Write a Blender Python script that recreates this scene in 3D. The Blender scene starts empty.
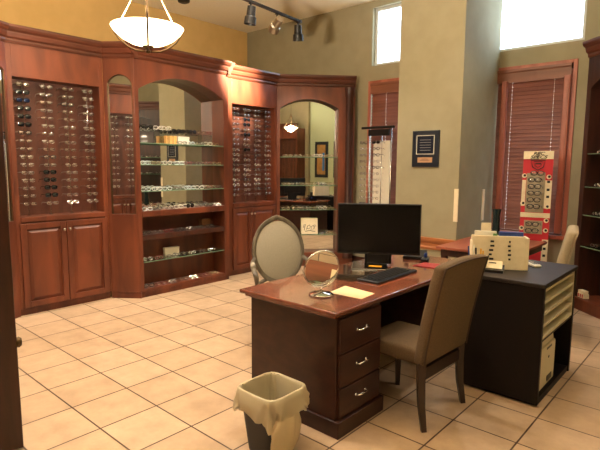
import bpy, bmesh, math, random
from mathutils import Vector, Matrix
random.seed(7)
PI = math.pi
SC = bpy.context.scene
COL = SC.collection

# ------------------------------------------------------------------ helpers
def lin(c):
    return tuple((x/255/12.92 if x/255 <= .04045 else ((x/255+.055)/1.055)**2.4) for x in c)

def mat(name, rgb, rough=.5, metal=0.0, spec=.5, emit=None, estr=0.0, alpha=None, coat=0.0, trans=0.0):
    m = bpy.data.materials.new(name); m.use_nodes = True
    b = m.node_tree.nodes['Principled BSDF']
    b.inputs['Base Color'].default_value = (*lin(rgb), 1)
    b.inputs['Roughness'].default_value = rough
    b.inputs['Metallic'].default_value = metal
    b.inputs['Specular IOR Level'].default_value = spec
    b.inputs['Coat Weight'].default_value = coat
    b.inputs['Transmission Weight'].default_value = trans
    if emit:
        b.inputs['Emission Color'].default_value = (*lin(emit), 1)
        b.inputs['Emission Strength'].default_value = estr
    return m

def noisy(name, c1, c2, rough=.5, scale=(1, 1, 1), nscale=6.0, detail=5, bump=0.0, metal=0.0, coat=0.0, spec=.5, lo=.35, hi=.65, distort=0.0):
    m = mat(name, c1, rough, metal, spec, coat=coat)
    nt = m.node_tree; N = nt.nodes; L = nt.links
    b = N['Principled BSDF']
    tc = N.new('ShaderNodeTexCoord'); mp = N.new('ShaderNodeMapping'); mp.inputs['Scale'].default_value = scale
    L.new(tc.outputs['Object'], mp.inputs['Vector'])
    n = N.new('ShaderNodeTexNoise'); n.inputs['Scale'].default_value = nscale; n.inputs['Detail'].default_value = detail
    n.inputs['Distortion'].default_value = distort
    L.new(mp.outputs['Vector'], n.inputs['Vector'])
    r = N.new('ShaderNodeValToRGB')
    r.color_ramp.elements[0].position = lo; r.color_ramp.elements[1].position = hi
    r.color_ramp.elements[0].color = (*lin(c1), 1); r.color_ramp.elements[1].color = (*lin(c2), 1)
    L.new(n.outputs['Fac'], r.inputs['Fac']); L.new(r.outputs['Color'], b.inputs['Base Color'])
    if bump:
        bp = N.new('ShaderNodeBump'); bp.inputs['Strength'].default_value = bump; bp.inputs['Distance'].default_value = .004
        L.new(n.outputs['Fac'], bp.inputs['Height']); L.new(bp.outputs['Normal'], b.inputs['Normal'])
    return m

def glassy(name, tint, fac=.12, rough=.02):
    m = bpy.data.materials.new(name); m.use_nodes = True
    nt = m.node_tree; nt.nodes.clear()
    o = nt.nodes.new('ShaderNodeOutputMaterial'); mx = nt.nodes.new('ShaderNodeMixShader')
    t = nt.nodes.new('ShaderNodeBsdfTransparent'); g = nt.nodes.new('ShaderNodeBsdfGlossy')
    t.inputs['Color'].default_value = (*lin(tint), 1); g.inputs['Roughness'].default_value = rough
    g.inputs['Color'].default_value = (.95, .97, 1, 1)
    mx.inputs['Fac'].default_value = fac
    nt.links.new(t.outputs[0], mx.inputs[1]); nt.links.new(g.outputs[0], mx.inputs[2]); nt.links.new(mx.outputs[0], o.inputs['Surface'])
    return m

def box(bm, x0, x1, y0, y1, z0, z1, bev=0.0, M=None, seg=2):
    r = bmesh.ops.create_cube(bm, size=1.0); vs = r['verts']
    bmesh.ops.transform(bm, verts=vs, matrix=Matrix.Translation(((x0+x1)/2, (y0+y1)/2, (z0+z1)/2)) @ Matrix.Diagonal((abs(x1-x0), abs(y1-y0), abs(z1-z0), 1)))
    if bev:
        es = list({e for v in vs for e in v.link_edges})
        q = bmesh.ops.bevel(bm, geom=es, offset=bev, segments=seg, affect='EDGES', profile=.5)
        vs = list({v for f in q['faces'] for v in f.verts} | {v for v in vs if v.is_valid})
    if M: bmesh.ops.transform(bm, verts=vs, matrix=M)
    return vs

def tube(bm, pts, r, n=8, closed=False, cap=True, flat=1.0):
    pts = [Vector(p) for p in pts]; N = len(pts); rings = []
    up0 = Vector((0, 0, 1))
    for i, p in enumerate(pts):
        a = pts[(i-1) % N] if (closed or i > 0) else p
        b = pts[(i+1) % N] if (closed or i < N-1) else p
        t = (b-a).normalized()
        u = up0 if abs(t.dot(up0)) < .95 else Vector((1, 0, 0))
        s = t.cross(u).normalized(); w = s.cross(t)
        rr = r[i] if isinstance(r, (list, tuple)) else r
        rings.append([bm.verts.new(p + (s*math.cos(2*PI*k/n)*flat + w*math.sin(2*PI*k/n))*rr) for k in range(n)])
    M = N if closed else N-1
    for i in range(M):
        A, B = rings[i], rings[(i+1) % N]
        for k in range(n):
            bm.faces.new((A[k], A[(k+1) % n], B[(k+1) % n], B[k]))
    if cap and not closed:
        bm.faces.new(list(reversed(rings[0]))); bm.faces.new(rings[-1])

def lathe(bm, prof, n=32, M=None, cap=False):
    rings = []
    for r, z in prof:
        rings.append([bm.verts.new((r*math.cos(2*PI*k/n), r*math.sin(2*PI*k/n), z)) for k in range(n)])
    for A, B in zip(rings, rings[1:]):
        for k in range(n): bm.faces.new((A[k], A[(k+1) % n], B[(k+1) % n], B[k]))
    if cap:
        bm.faces.new(list(reversed(rings[0]))); bm.faces.new(rings[-1])
    if M: bmesh.ops.transform(bm, verts=[v for R in rings for v in R], matrix=M)

def prism(bm, poly, axis, a, b, M=None):
    """extrude a 2D polygon along an axis: 'x' -> poly=(y,z); 'y' -> (x,z); 'z' -> (x,y)"""
    f = {'x': lambda p, t: (t, p[0], p[1]), 'y': lambda p, t: (p[0], t, p[1]), 'z': lambda p, t: (p[0], p[1], t)}[axis]
    A = [bm.verts.new(f(p, a)) for p in poly]; B = [bm.verts.new(f(p, b)) for p in poly]
    n = len(poly)
    bm.faces.new(A); bm.faces.new(list(reversed(B)))
    for k in range(n): bm.faces.new((A[(k+1) % n], A[k], B[k], B[(k+1) % n]))
    if M: bmesh.ops.transform(bm, verts=A+B, matrix=M)

def arch_fill(bm, x0, x1, zs, za, zt, y0, y1, n=20):
    """board between an arch (springing zs, apex za) and a top line zt, thickness y0..y1"""
    w = (x1-x0)/2; h = za-zs; R = (w*w+h*h)/(2*h); cz = za-R; cx = (x0+x1)/2
    prev = None
    for i in range(n+1):
        x = x0+(x1-x0)*i/n
        z = cz+math.sqrt(max(R*R-(x-cx)**2, 0))
        q = [bm.verts.new((x, y0, z)), bm.verts.new((x, y0, zt)), bm.verts.new((x, y1, zt)), bm.verts.new((x, y1, z))]
        if prev:
            for k in range(4):
                bm.faces.new((prev[k], prev[(k+1) % 4], q[(k+1) % 4], q[k]))
        else: bm.faces.new(list(reversed(q)))
        prev = q
    bm.faces.new(prev)

def arch_poly(x0, x1, z0, zs, za, n=20):
    w = (x1-x0)/2; h = za-zs; R = (w*w+h*h)/(2*h); cz = za-R; cx = (x0+x1)/2
    P = [(x0, z0), (x1, z0)]
    for i in range(n+1):
        x = x1+(x0-x1)*i/n
        P.append((x, cz+math.sqrt(max(R*R-(x-cx)**2, 0))))
    return P

def obj(name, bm, m, parent=None, smooth=False, loc=None, rotz=0, recalc=True):
    if recalc: bmesh.ops.recalc_face_normals(bm, faces=bm.faces)
    me = bpy.data.meshes.new(name); bm.to_mesh(me); bm.free()
    if smooth is True:
        for p in me.polygons: p.use_smooth = True
    for x in (m if isinstance(m, (list, tuple)) else [m]): me.materials.append(x)
    o = bpy.data.objects.new(name, me); COL.objects.link(o)
    if smooth == 'auto':
        for p in me.polygons: p.use_smooth = True
        try: me.set_sharp_from_angle(angle=math.radians(38))
        except Exception: pass
    if parent: o.parent = parent
    if loc: o.location = loc
    if rotz: o.rotation_euler = (0, 0, rotz)
    return o

def tag(o, label, cat, group=None):
    o['label'] = label; o['category'] = cat
    if group: o['group'] = group
    return o

def thing(name, label, cat, loc=(0, 0, 0), rotz=0, group=None):
    o = bpy.data.objects.new(name, None); o.empty_display_size = .1; COL.objects.link(o)
    o.location = loc; o.rotation_euler = (0, 0, rotz)
    return tag(o, label, cat, group)

def struct(name, bm, m, parent=None, **k):
    o = obj(name, bm, m, parent, **k)
    if not parent: o['kind'] = 'structure'
    return o

def dup(root, loc, rot=None, label=None, group=None):
    r = root.copy(); COL.objects.link(r); r.location = loc
    if rot is not None: r.rotation_euler = rot if isinstance(rot, tuple) else (0, 0, rot)
    if label: r['label'] = label
    if group: r['group'] = group
    for ch in list(root.children):
        c = ch.copy(); COL.objects.link(c); c.parent = r
        for g in list(ch.children):
            d = g.copy(); COL.objects.link(d); d.parent = c
    return r

def NB(): return bmesh.new()

ORD = 'first second third fourth fifth sixth seventh eighth ninth tenth eleventh twelfth thirteenth fourteenth fifteenth sixteenth seventeenth eighteenth nineteenth twentieth'.split()

def smart(v):  # empty-aware world matrix for a local frame
    return v

# ------------------------------------------------------------------ materials
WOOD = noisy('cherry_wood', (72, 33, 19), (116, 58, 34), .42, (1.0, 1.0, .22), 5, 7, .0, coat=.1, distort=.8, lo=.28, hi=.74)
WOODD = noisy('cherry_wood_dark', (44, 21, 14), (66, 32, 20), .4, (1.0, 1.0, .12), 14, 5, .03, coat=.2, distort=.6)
WOODH = noisy('cherry_wood_crown', (62, 30, 19), (92, 46, 29), .36, (.12, 1, 1), 14, 5, .02, coat=.3, distort=.5)
NICHE = noisy('rack_back_wood', (70, 37, 26), (94, 52, 36), .5, (1, 1, .2), 12, 5, .02)
DESKW = noisy('mahogany_desk', (44, 21, 14), (58, 29, 19), .4, (.6, .15, 1), 16, 4, .01, coat=.12, spec=.35, distort=.5)
DESKT = noisy('mahogany_top', (100, 52, 35), (124, 68, 46), .26, (.8, .12, 1), 14, 4, .0, coat=.6, distort=.5)
BLACKW = noisy('espresso_laminate', (13, 8, 7), (19, 12, 10), .5, (1, 1, .2), 12, 3, spec=.25)
BLACKT = noisy('espresso_top', (24, 16, 12), (32, 22, 17), .5, (.2, 1, 1), 12, 3)
REDTAB = noisy('red_brown_table', (132, 66, 46), (150, 80, 56), .4, (1, .2, 1), 8, 3)
BLIND = noisy('blind_wood', (112, 66, 46), (136, 84, 62), .45, (.1, 1, 1), 10, 3)
FRAMEW = noisy('window_wood', (146, 80, 62), (176, 102, 80), .42, (1, 1, .1), 10, 3)
RAILW = noisy('chair_rail_wood', (150, 88, 48), (176, 108, 62), .4, (.1, .1, 1), 14, 3)
OLIVE = noisy('olive_wall_paint', (148, 140, 114), (154, 146, 120), .85, nscale=5, detail=2, spec=.2)
GOLD = noisy('gold_wall_paint', (210, 172, 108), (216, 178, 114), .85, nscale=5, detail=2, spec=.2)
GREEN = noisy('pale_green_paint', (178, 190, 158), (186, 197, 166), .85, nscale=40, detail=2, spec=.2)
CEIL = noisy('ceiling_paint', (246, 234, 208), (249, 238, 213), .9, nscale=30, detail=2, spec=.1)
MIRROR = mat('mirror_silver', (228, 228, 222), .015, 1.0)
CHROME = mat('chrome', (215, 215, 215), .1, 1.0)
NICKEL = mat('brushed_nickel', (168, 158, 142), .3, 1.0)
BRONZE = mat('aged_bronze', (92, 74, 52), .4, .9)
BLACKP = mat('black_plastic', (16, 16, 18), .35)
BLACKM = mat('black_metal', (24, 22, 21), .45, .4)
SCREEN = mat('screen_black', (9, 9, 11), .25, spec=.4)
CLEARP = glassy('clear_acrylic', (240, 243, 243), .14, .05)
SHELFG = glassy('shelf_glass', (210, 235, 224), .16, .02)
EDGEG = mat('glass_edge', (112, 136, 112), .2, spec=.6)
PANE = glassy('window_glass', (250, 252, 255), .05, .01)
TAUPE = noisy('taupe_upholstery', (92, 75, 56), (106, 87, 66), .85, nscale=180, detail=2, bump=.1, spec=.2)
LINEN = noisy('grey_linen', (146, 139, 124), (160, 153, 137), .75, nscale=200, detail=2, bump=.08, spec=.3)
BEIGEF = noisy('beige_upholstery', (156, 140, 114), (168, 152, 126), .85, nscale=180, detail=2, bump=.1, spec=.2)
GREYWOOD = noisy('grey_wash_wood', (74, 66, 54), (104, 94, 78), .5, (1, 1, .3), 20, 4, .05)
DARKLEG = noisy('dark_leg_wood', (38, 24, 17), (54, 34, 24), .4, (1, 1, .2), 14, 3)
CREAM = noisy('cream_card', (226, 210, 176), (232, 217, 185), .7, nscale=30, detail=2)
WHITEP = mat('white_plastic', (222, 216, 200), .4)
CREAMP = mat('cream_plastic', (206, 194, 164), .45)
PAPER = mat('paper', (222, 196, 154), .8, spec=.2)
BLUE = mat('blue_binder', (38, 62, 128), .4)
YELLOW = mat('yellow_tag', (232, 170, 40), .5)
GREENL = mat('green_label', (90, 140, 70), .5)
REDC = mat('red_board', (196, 40, 52), .5)
REDP = mat('red_folder', (150, 40, 40), .5)
INK = mat('ink_black', (26, 22, 22), .6)
GREYC = noisy('grey_strip', (150, 138, 112), (166, 154, 128), .6, nscale=20)
NAVY = mat('plaque_navy', (26, 33, 44), .3, coat=.5)
BRASSP = mat('plaque_brass', (190, 152, 118), .35, .3)
PLATED = mat('plaque_plate', (34, 38, 52), .25, .2)

def floor_mat():
    T = .38235
    m = bpy.data.materials.new('ceramic_tile'); m.use_nodes = True
    nt = m.node_tree; N = nt.nodes; L = nt.links; b = N['Principled BSDF']
    tc = N.new('ShaderNodeTexCoord'); mp = N.new('ShaderNodeMapping')
    mp.inputs['Location'].default_value = (.1948*T, -.3947*T, 0)
    L.new(tc.outputs['Object'], mp.inputs['Vector'])
    br = N.new('ShaderNodeTexBrick'); br.offset = 0; br.squash = 1
    br.inputs['Scale'].default_value = 1; br.inputs['Brick Width'].default_value = T; br.inputs['Row Height'].default_value = T
    br.inputs['Mortar Size'].default_value = .0055; br.inputs['Mortar Smooth'].default_value = .2; br.inputs['Bias'].default_value = 0
    br.inputs['Color1'].default_value = (*lin((196, 168, 138)), 1); br.inputs['Color2'].default_value = (*lin((184, 156, 126)), 1)
    br.inputs['Mortar'].default_value = (*lin((78, 54, 36)), 1)
    L.new(mp.outputs['Vector'], br.inputs['Vector'])
    n = N.new('ShaderNodeTexNoise'); n.inputs['Scale'].default_value = 5; n.inputs['Detail'].default_value = 6; n.inputs['Roughness'].default_value = .65
    L.new(tc.outputs['Object'], n.inputs['Vector'])
    rp = N.new('ShaderNodeValToRGB'); rp.color_ramp.elements[0].position = .3; rp.color_ramp.elements[1].position = .72
    rp.color_ramp.elements[0].color = (.80, .78, .76, 1); rp.color_ramp.elements[1].color = (1.08, 1.08, 1.08, 1)
    L.new(n.outputs['Fac'], rp.inputs['Fac'])
    mx = N.new('ShaderNodeMix'); mx.data_type = 'RGBA'; mx.blend_type = 'MULTIPLY'; mx.inputs[0].default_value = 1
    L.new(br.outputs['Color'], mx.inputs[6]); L.new(rp.outputs['Color'], mx.inputs[7])
    L.new(mx.outputs[2], b.inputs['Base Color'])
    b.inputs['Roughness'].default_value = .42
    bp = N.new('ShaderNodeBump'); bp.invert = True; bp.inputs['Strength'].default_value = .4; bp.inputs['Distance'].default_value = .003
    L.new(br.outputs['Fac'], bp.inputs['Height']); L.new(bp.outputs['Normal'], b.inputs['Normal'])
    return m
FLOOR = floor_mat()

# ------------------------------------------------------------------ the room
XL, XR, YB, YF, ZC = -7.08, 2.2, 6.45, -3.2, 4.0
bm = NB(); box(bm, XL-.2, XR+.2, YF-.2, YB+.25, -.1, 0); struct('floor', bm, FLOOR)
bm = NB(); box(bm, XL-.2, XR+.2, YF-.2, YB+.25, ZC, ZC+.1); struct('ceiling', bm, CEIL)
bm = NB(); box(bm, XL-.2, XL, YF-.2, YB+.25, 0, ZC); struct('wall_left', bm, GOLD)
bm = NB(); box(bm, XR, XR+.2, YF-.2, YB+.25, 0, ZC); struct('wall_right', bm, GREEN)
bm = NB(); box(bm, XL, XR, YF-.2, YF, 0, ZC); struct('wall_front', bm, OLIVE)
bm = NB(); box(bm, XR-.12, XR, YF, .92, 0, ZC); struct('wall_entry', bm, OLIVE)
# window wall, with real openings
OPEN = [(-4.31, -3.45, .76, 2.80), (-4.31, -3.45, 3.06, 3.9), (-2.42, -1.55, .76, 2.76), (-2.50, -1.46, 3.0, 3.9)]
bm = NB()
xs = sorted({XL, XR} | {o[0] for o in OPEN} | {o[1] for o in OPEN}); zs = sorted({0, ZC} | {o[2] for o in OPEN} | {o[3] for o in OPEN})
for i in range(len(xs)-1):
    j = 0
    while j < len(zs)-1:
        def solid(jj):
            cx, cz = (xs[i]+xs[i+1])/2, (zs[jj]+zs[jj+1])/2
            return not any(o[0] < cx < o[1] and o[2] < cz < o[3] for o in OPEN)
        if solid(j):
            k = j
            while k+1 < len(zs)-1 and solid(k+1): k += 1
            box(bm, xs[i], xs[i+1], YB, YB+.2, zs[j], zs[k+1]); j = k+1
        else: j += 1
struct('wall_window', bm, OLIVE)
# pillar in front of the window wall
bm = NB(); box(bm, -3.21, -2.40, 5.40, YB, 0, ZC); struct('wall_pillar', bm, OLIVE)
# chair rail around the pillar
bm = NB()
prof = [(0, .585), (.014, .585), (.022, .61), (.014, .628), (.012, .66), (.022, .672), (.034, .70), (.034, .728), (0, .728)]
prism(bm, [(5.40-a, b) for a, b in prof], 'x', -3.24, -2.366)
prism(bm, [(-2.40+a, b) for a, b in prof], 'y', 5.366, YB)
struct('trim_1', bm, RAILW)
for k, (x0, x1, y0, y1, z0, z1) in enumerate([(-2.445, -2.394, 5.394, 5.41, .94, 1.317), (-2.402, -2.39, 6.10, 6.17, .90, 1.29)]):
    bm = NB(); box(bm, x0, x1, y0, y1, z0, z1, .003); struct('trim_%d' % (k+2), bm, CREAM)
bm = NB()
box(bm, -2.40, XR, YB-.016, YB, 0, .13, .004); box(bm, XL, -3.21, YB-.016, YB, 0, .13, .004)
struct('baseboard_window', bm, WOODD)
bm = NB(); box(bm, -3.226, -2.384, 5.384, 5.40, 0, .13, .004); box(bm, -2.40, -2.384, 5.40, YB-.016, 0, .13, .004)
struct('baseboard_pillar', bm, WOODD)

# clerestory windows and lower windows (frame + glass)
def window(k, o, wood):
    x0, x1, z0, z1 = o
    e = bpy.data.objects.new('window_%d' % k, None); COL.objects.link(e); e['kind'] = 'structure'
    e.location = ((x0+x1)/2, YB+.1, z0)
    w = (x1-x0)/2; h = z1-z0
    bm = NB()
    for a, b, c, d in ((-w, -w+.045, 0, h), (w-.045, w, 0, h), (-w+.045, w-.045, 0, .045), (-w+.045, w-.045, h-.045, h)):
        box(bm, a, b, -.03, .03, c, d, .004)
    obj('frame', bm, wood, e)
    bm = NB(); box(bm, -w+.04, w-.04, -.003, .003, .04, h-.04); obj('pane', bm, PANE, e)
    return e
WHITEF = mat('white_window_frame', (205, 205, 200), .5)
window(1, OPEN[0], FRAMEW); window(2, OPEN[1], WHITEF); window(3, OPEN[2], FRAMEW); window(4, OPEN[3], WHITEF)
# wooden casings with sills on the lower windows
for k, o in ((5, OPEN[0]), (6, OPEN[2])):
    x0, x1, z0, z1 = o
    bm = NB()
    if k == 6:
        box(bm, x1, x1+.045, YB-.02, YB, z0-.05, z1+.04, .004)
        box(bm, x0, x1, YB-.02, YB, z1, z1+.04, .004)
        box(bm, x0+.02, x1+.045, YB-.05, YB, z0-.05, z0, .006)
    else:
        box(bm, x0-.045, x0, YB-.02, YB, z0-.05, z1+.04, .004)
        box(bm, x0, x1, YB-.02, YB, z1, z1+.04, .004)
        box(bm, x0-.045, x1, YB-.05, YB, z0-.05, z0, .006)
    struct('trim_%d' % (k-1), bm, FRAMEW)

def blind(o, label, posts, cords, vz=.16, post=True):
    x0, x1, z0, z1 = o
    t = thing('window_blind', label, 'blind', ((x0+x1)/2, YB+.012, z0), 0, 'wooden blinds in the lower windows')
    w = (x1-x0)/2-.012; h = z1-z0
    bm = NB(); box(bm, -w, w, -.035, .03, h-.06, h-.003, .004)
    prism(bm, [(-.05, h-vz), (-.035, h-vz), (-.035, h-.02), (-.035, h-.002), (-.062, h-.002), (-.06, h-.03), (-.05, h-.045)], 'x', -w, w)
    obj('valance', bm, BLIND, t)
    pitch = .046; n = int((h-.10)/pitch)
    bm = NB()
    R = Matrix.Rotation(math.radians(58), 4, 'X')
    for i in range(n):
        z = .05+i*pitch
        M = Matrix.Translation((0, 0, z)) @ R
        box(bm, -w, w, -.030, -.014, -.002, .002, 0, M); box(bm, -w, w, -.004, .030, -.002, .002, 0, M)
        xx = [-w]+[c+s*.003 for c in cords for s in (-1, 1)]+[w]
        for a, b in zip(xx[::2], xx[1::2]): box(bm, a, b, -.014, -.004, -.002, .002, 0, M)
    obj('slats', bm, BLIND, t)
    bm = NB(); box(bm, -w, w, -.02, .02, .004, .022, .004); obj('bottom_rail', bm, BLIND, t)
    for c in cords:
        bm = NB(); tube(bm, [(c+.006, -.028, .02), (c+.006, -.028, h-.05)], .0016, 5); obj('ladder_cord', bm, CREAM, t)
    return t
blind(OPEN[2], 'closed wooden slat blind behind the red eyewear stand', (), (-.24, .24))
blind(OPEN[0], 'closed wooden slat blind behind the tall white eyewear rack left of the pillar', (), (-.16, .12))
# upright wooden posts standing in the right window
for k, (x0, x1) in enumerate([(-2.33, -2.265), (-1.625, -1.555)]):
    bm = NB(); box(bm, x0, x1, YB-.075, YB-.022, .79, 2.62, .006)
    box(bm, x0+.015, x1-.015, YB-.083, YB-.075, .80, 2.61, .003)
    struct('trim_%d' % (6+k), bm, FRAMEW)

# ------------------------------------------------------------------ eyeglasses
def rim(cx, cz, w, h, n=14, e=2.6):
    P = []
    for k in range(n):
        a = 2*PI*k/n; c, s = math.cos(a), math.sin(a)
        P.append((cx+math.copysign(abs(c)**(2/e), c)*w/2, 0.0, cz+math.copysign(abs(s)**(2/e), s)*h/2))
    return P
LENSC = glassy('clear_lens', (240, 242, 245), .27, .08)
LENSD = mat('dark_lens', (14, 14, 18), .08, spec=.8)
LENSB = mat('blue_mirror_lens', (20, 34, 66), .08, .5)
def glasses(fm, lm, r=.0022, w=.052, h=.036, e=2.6, tr=.002):
    R1, R2 = rim(-.034, h/2+r, w, h, e=e), rim(.034, h/2+r, w, h, e=e)
    bm = NB()
    for R in (R1, R2): tube(bm, R, r, 4, closed=True)
    zb = h*.72
    tube(bm, [(-.009, 0, zb), (0, -.003, zb+.004), (.009, 0, zb)], r, 4)
    for s in (-1, 1):
        x = s*(.034+w/2)
        tube(bm, [(x-s*.004, 0, zb+.002), (x+s*.006, .004, zb+.003), (x+s*.006, .095, zb+.001), (x+s*.003, .118, zb-.006), (x, .138, .003)], tr, 4, flat=.6)
    o = obj('eyeglasses', bm, fm)
    bm = NB()
    for R in (R1, R2):
        cx = sum(p[0] for p in R)/len(R); cz = sum(p[2] for p in R)/len(R)
        A = [bm.verts.new((x, .001, z)) for x, y, z in R]
        B = [bm.verts.new((cx+(x-cx)*.55, -.0025, cz+(z-cz)*.55)) for x, y, z in R]; c0 = bm.verts.new((cx, -.0035, cz))
        for k in range(len(R)):
            q = (k+1) % len(R)
            bm.faces.new((A[k], A[q], B[q], B[k])); bm.faces.new((B[k], B[q], c0))
    obj('lens_pair', bm, lm, o, smooth=True)
    o['category'] = 'eyeglasses'
    return o
FR = {
 'crystal': (glasses(mat('frame_crystal', (206, 218, 218), .2), LENSC, .0028, .054, .038, 2.6, tr=.0028), 'pale crystal framed'),
 'black': (glasses(mat('frame_black', (18, 16, 17), .3), LENSC, .0036, tr=.0036), 'black framed'),
 'brown': (glasses(mat('frame_brown', (74, 42, 28), .3), LENSC, .0034, .054, .034, tr=.0034), 'brown framed'),
 'silver': (glasses(mat('frame_silver', (216, 214, 210), .2, 1.0), LENSC, .0024, .050, .036, 2.2, .0024), 'silver wire'),
 'gold': (glasses(mat('frame_gold', (164, 140, 104), .3, 1.0), LENSC, .0024, .050, .034, 2.4, .0024), 'gold wire'),
 'pewter': (glasses(mat('frame_pewter', (112, 104, 100), .3, .9), LENSC, .0026, .052, .032, 3.0, .0026), 'dark metal framed'),
 'red': (glasses(mat('frame_red', (120, 36, 34), .3), LENSC, .0032, .054, .033, 2.8, .0024), 'dark red framed'),
 'sun': (glasses(mat('frame_sun', (14, 13, 14), .25), LENSD, .0034, .058, .042, 2.8, .003), 'dark sunglasses'),
 'sunblue': (glasses(mat('frame_sun_blue', (14, 14, 18), .25), LENSB, .0034, .058, .042, 2.6, .003), 'blue mirrored sunglasses'),
 'white': (glasses(mat('frame_white', (218, 212, 202), .3), LENSC, .0026, .055, .040, 2.8, .003), 'white framed'),
}
used = set()
def put(kind, M, label, group):
    o, d = FR[kind]
    if kind not in used: used.add(kind); g = o
    else:
        g = o.copy(); COL.objects.link(g)
        c = o.children[0].copy(); COL.objects.link(c); c.parent = g
    g.matrix_world = M
    lab = label % (d if 'sunglasses' in d else d+' glasses')
    tag(g, lab, 'sunglasses' if 'sun' in kind else 'eyeglasses', group)
    return g

def place(F, x, y, z, a=0.0, tilt=0.0):
    return F @ Matrix.Translation((x, y, z)) @ Matrix.Rotation(a, 4, 'Z') @ Matrix.Rotation(tilt, 4, 'X')

# ------------------------------------------------------------------ cabinets (local: x to the viewer's right, y into the cabinet, z up)
def frame_of(loc, rot): return Matrix.Translation(loc) @ Matrix.Rotation(rot, 4, 'Z')
CP = [(.03, 2.745), (-.010, 2.745), (-.018, 2.765), (-.018, 2.785), (-.04, 2.80), (-.05, 2.83), (-.052, 2.845), (-.078, 2.862), (-.09, 2.885), (-.09, 2.908), (.03, 2.908)]
def crown(t, w, l=0.0, r=0.0, depth=0.0):
    bm = NB(); prism(bm, CP, 'x', -l, w+r)
    if depth:  # a return along each projecting side
        for s, x in ((-1, 0), (1, w)):
            P = [(x+s*(-a), b) for a, b in CP]
            prism(bm, P, 'y', -.05, depth)
    obj('crown_molding', bm, WOODH, t)

def door(t, x0, x1, z0, z1, kx):
    bm = NB(); s = .058
    box(bm, x0, x0+s, -.022, 0, z0, z1, .003); box(bm, x1-s, x1, -.022, 0, z0, z1, .003)
    box(bm, x0+s, x1-s, -.022, 0, z0, z0+s, .003); box(bm, x0+s, x1-s, -.022, 0, z1-s, z1, .003)
    box(bm, x0+s, x1-s, -.002, 0, z0+s, z1-s)
    # raised field with sloped edges
    a, b, c, d = x0+s+.012, x1-s-.012, z0+s+.012, z1-s-.012; q = .03
    lo = [bm.verts.new(p) for p in ((a, -.003, c), (b, -.003, c), (b, -.003, d), (a, -.003, d))]
    hi = [bm.verts.new(p) for p in ((a+q, -.02, c+q), (b-q, -.02, c+q), (b-q, -.02, d-q), (a+q, -.02, d-q))]
    for k in range(4): bm.faces.new((lo[k], lo[(k+1) % 4], hi[(k+1) % 4], hi[k]))
    bm.faces.new(hi)
    o = obj('door', bm, WOOD, t)
    bm = NB(); lathe(bm, [(0, 0), (.006, 0), (.006, .012), (.014, .016), (.016, .022), (.012, .03), (0, .032)], 14, Matrix.Translation((kx, -.022, z1-.09)) @ Matrix.Rotation(PI/2, 4, 'X'))
    obj('knob', bm, NICKEL, o, smooth=True)

def rack_cabinet(label, loc, rot, w, cols, rows, place_word, kinds, D=.45, sl=.045, sr=.045, group=None, fill=True, zt=2.43):
    t = thing('eyewear_cabinet', label, 'cabinet', loc, rot)
    zb = 1.03
    bm = NB()
    box(bm, 0, w, .03, D, 0, .075)                              # plinth
    box(bm, 0, sl, 0, D, .075, 2.76, .002); box(bm, w-sr, w, 0, D, .075, 2.76, .002)
    box(bm, sl, w-sr, 0, .03, zt, 2.76, .002)                   # frieze
    box(bm, sl, w-sr, -.012, D, .975, zb, .005)                 # counter rail
    box(bm, sl, w-sr, .012, .03, .075, .975)
    box(bm, sl, w-sr, .03, .2, zt, zt+.02)
    obj('carcass', bm, WOOD, t)
    bm = NB(); box(bm, sl, w-sr, .19, .21, zb, 2.60); obj('back_panel', bm, NICHE, t)
    m = w/2
    door(t, sl-.015, m-.003, .085, .962, m-.03); door(t, m+.003, w-sr+.015, .085, .962, m+.03)
    crown(t, w)
    F = frame_of(loc, rot)
    pw = (w-sl-sr)/cols; ph = (zt-.06-zb-.05)/rows
    for c in range(cols):
        x = sl+pw*(c+.5)
        bm = NB()
        tube(bm, [(x, .085, zb), (x, .085, zt-.01)], .006, 8)
        for r in range(rows):
            z = zt-.075-ph*r
            tube(bm, [(x, .085, z+.026), (x, .045, z+.026)], .003, 5)
        lathe(bm, [(.0, zb), (.022, zb), (.022, zb+.012), (.008, zb+.02)], 12, Matrix.Translation((x, .085, 0)))
        obj('display_rod', bm, CLEARP, t)
        if not fill: continue
        for r in range(rows):
            z = zt-.075-ph*r
            k = kinds(c, r)
            put(k, place(F, x+random.uniform(-.006, .006), .042, z-.006, random.uniform(-.06, .06), random.uniform(-.06, .04)),
                '%s in ' + ORD[r] + ' row of ' + ORD[c] + ' rod from left, ' + place_word, group)
    return t

WA = [.97, 1.0]
def kinds_A(c, r):
    if c == 0 and r == 2: return 'sunblue'
    if c == 0 and r in (1, 3, 4, 5): return 'sun'
    if c == 1 and r in (11, 12, 13, 14): return 'sun'
    if c == 0 and r == 0: return 'gold'
    return random.choice(['silver', 'pewter', 'brown', 'silver', 'brown', 'pewter', 'black', 'brown', 'pewter'])
def kinds_B(c, r):
    if c == 1 and r in (2, 3, 5, 8): return 'sun'
    return random.choice(['silver', 'pewter', 'brown', 'silver', 'black'])
H90 = PI/2
CA = rack_cabinet('cherry wood eyewear cabinet at the far left, two doors under a four-rod glasses rack', (-5.45, 1.80, 0), H90, .98, 4, 16, 'far left rack', kinds_A, sl=.045, sr=.045, group='glasses racked in the far left cabinet')
CB = rack_cabinet('narrower cherry wood eyewear cabinet between the arched shelves and the corner mirror', (-5.30, 4.36, 0), H90, 1.06, 4, 18, 'rack beside corner mirror', kinds_B, sl=.18, sr=.05, group='glasses racked beside the corner mirror', zt=2.41)

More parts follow.
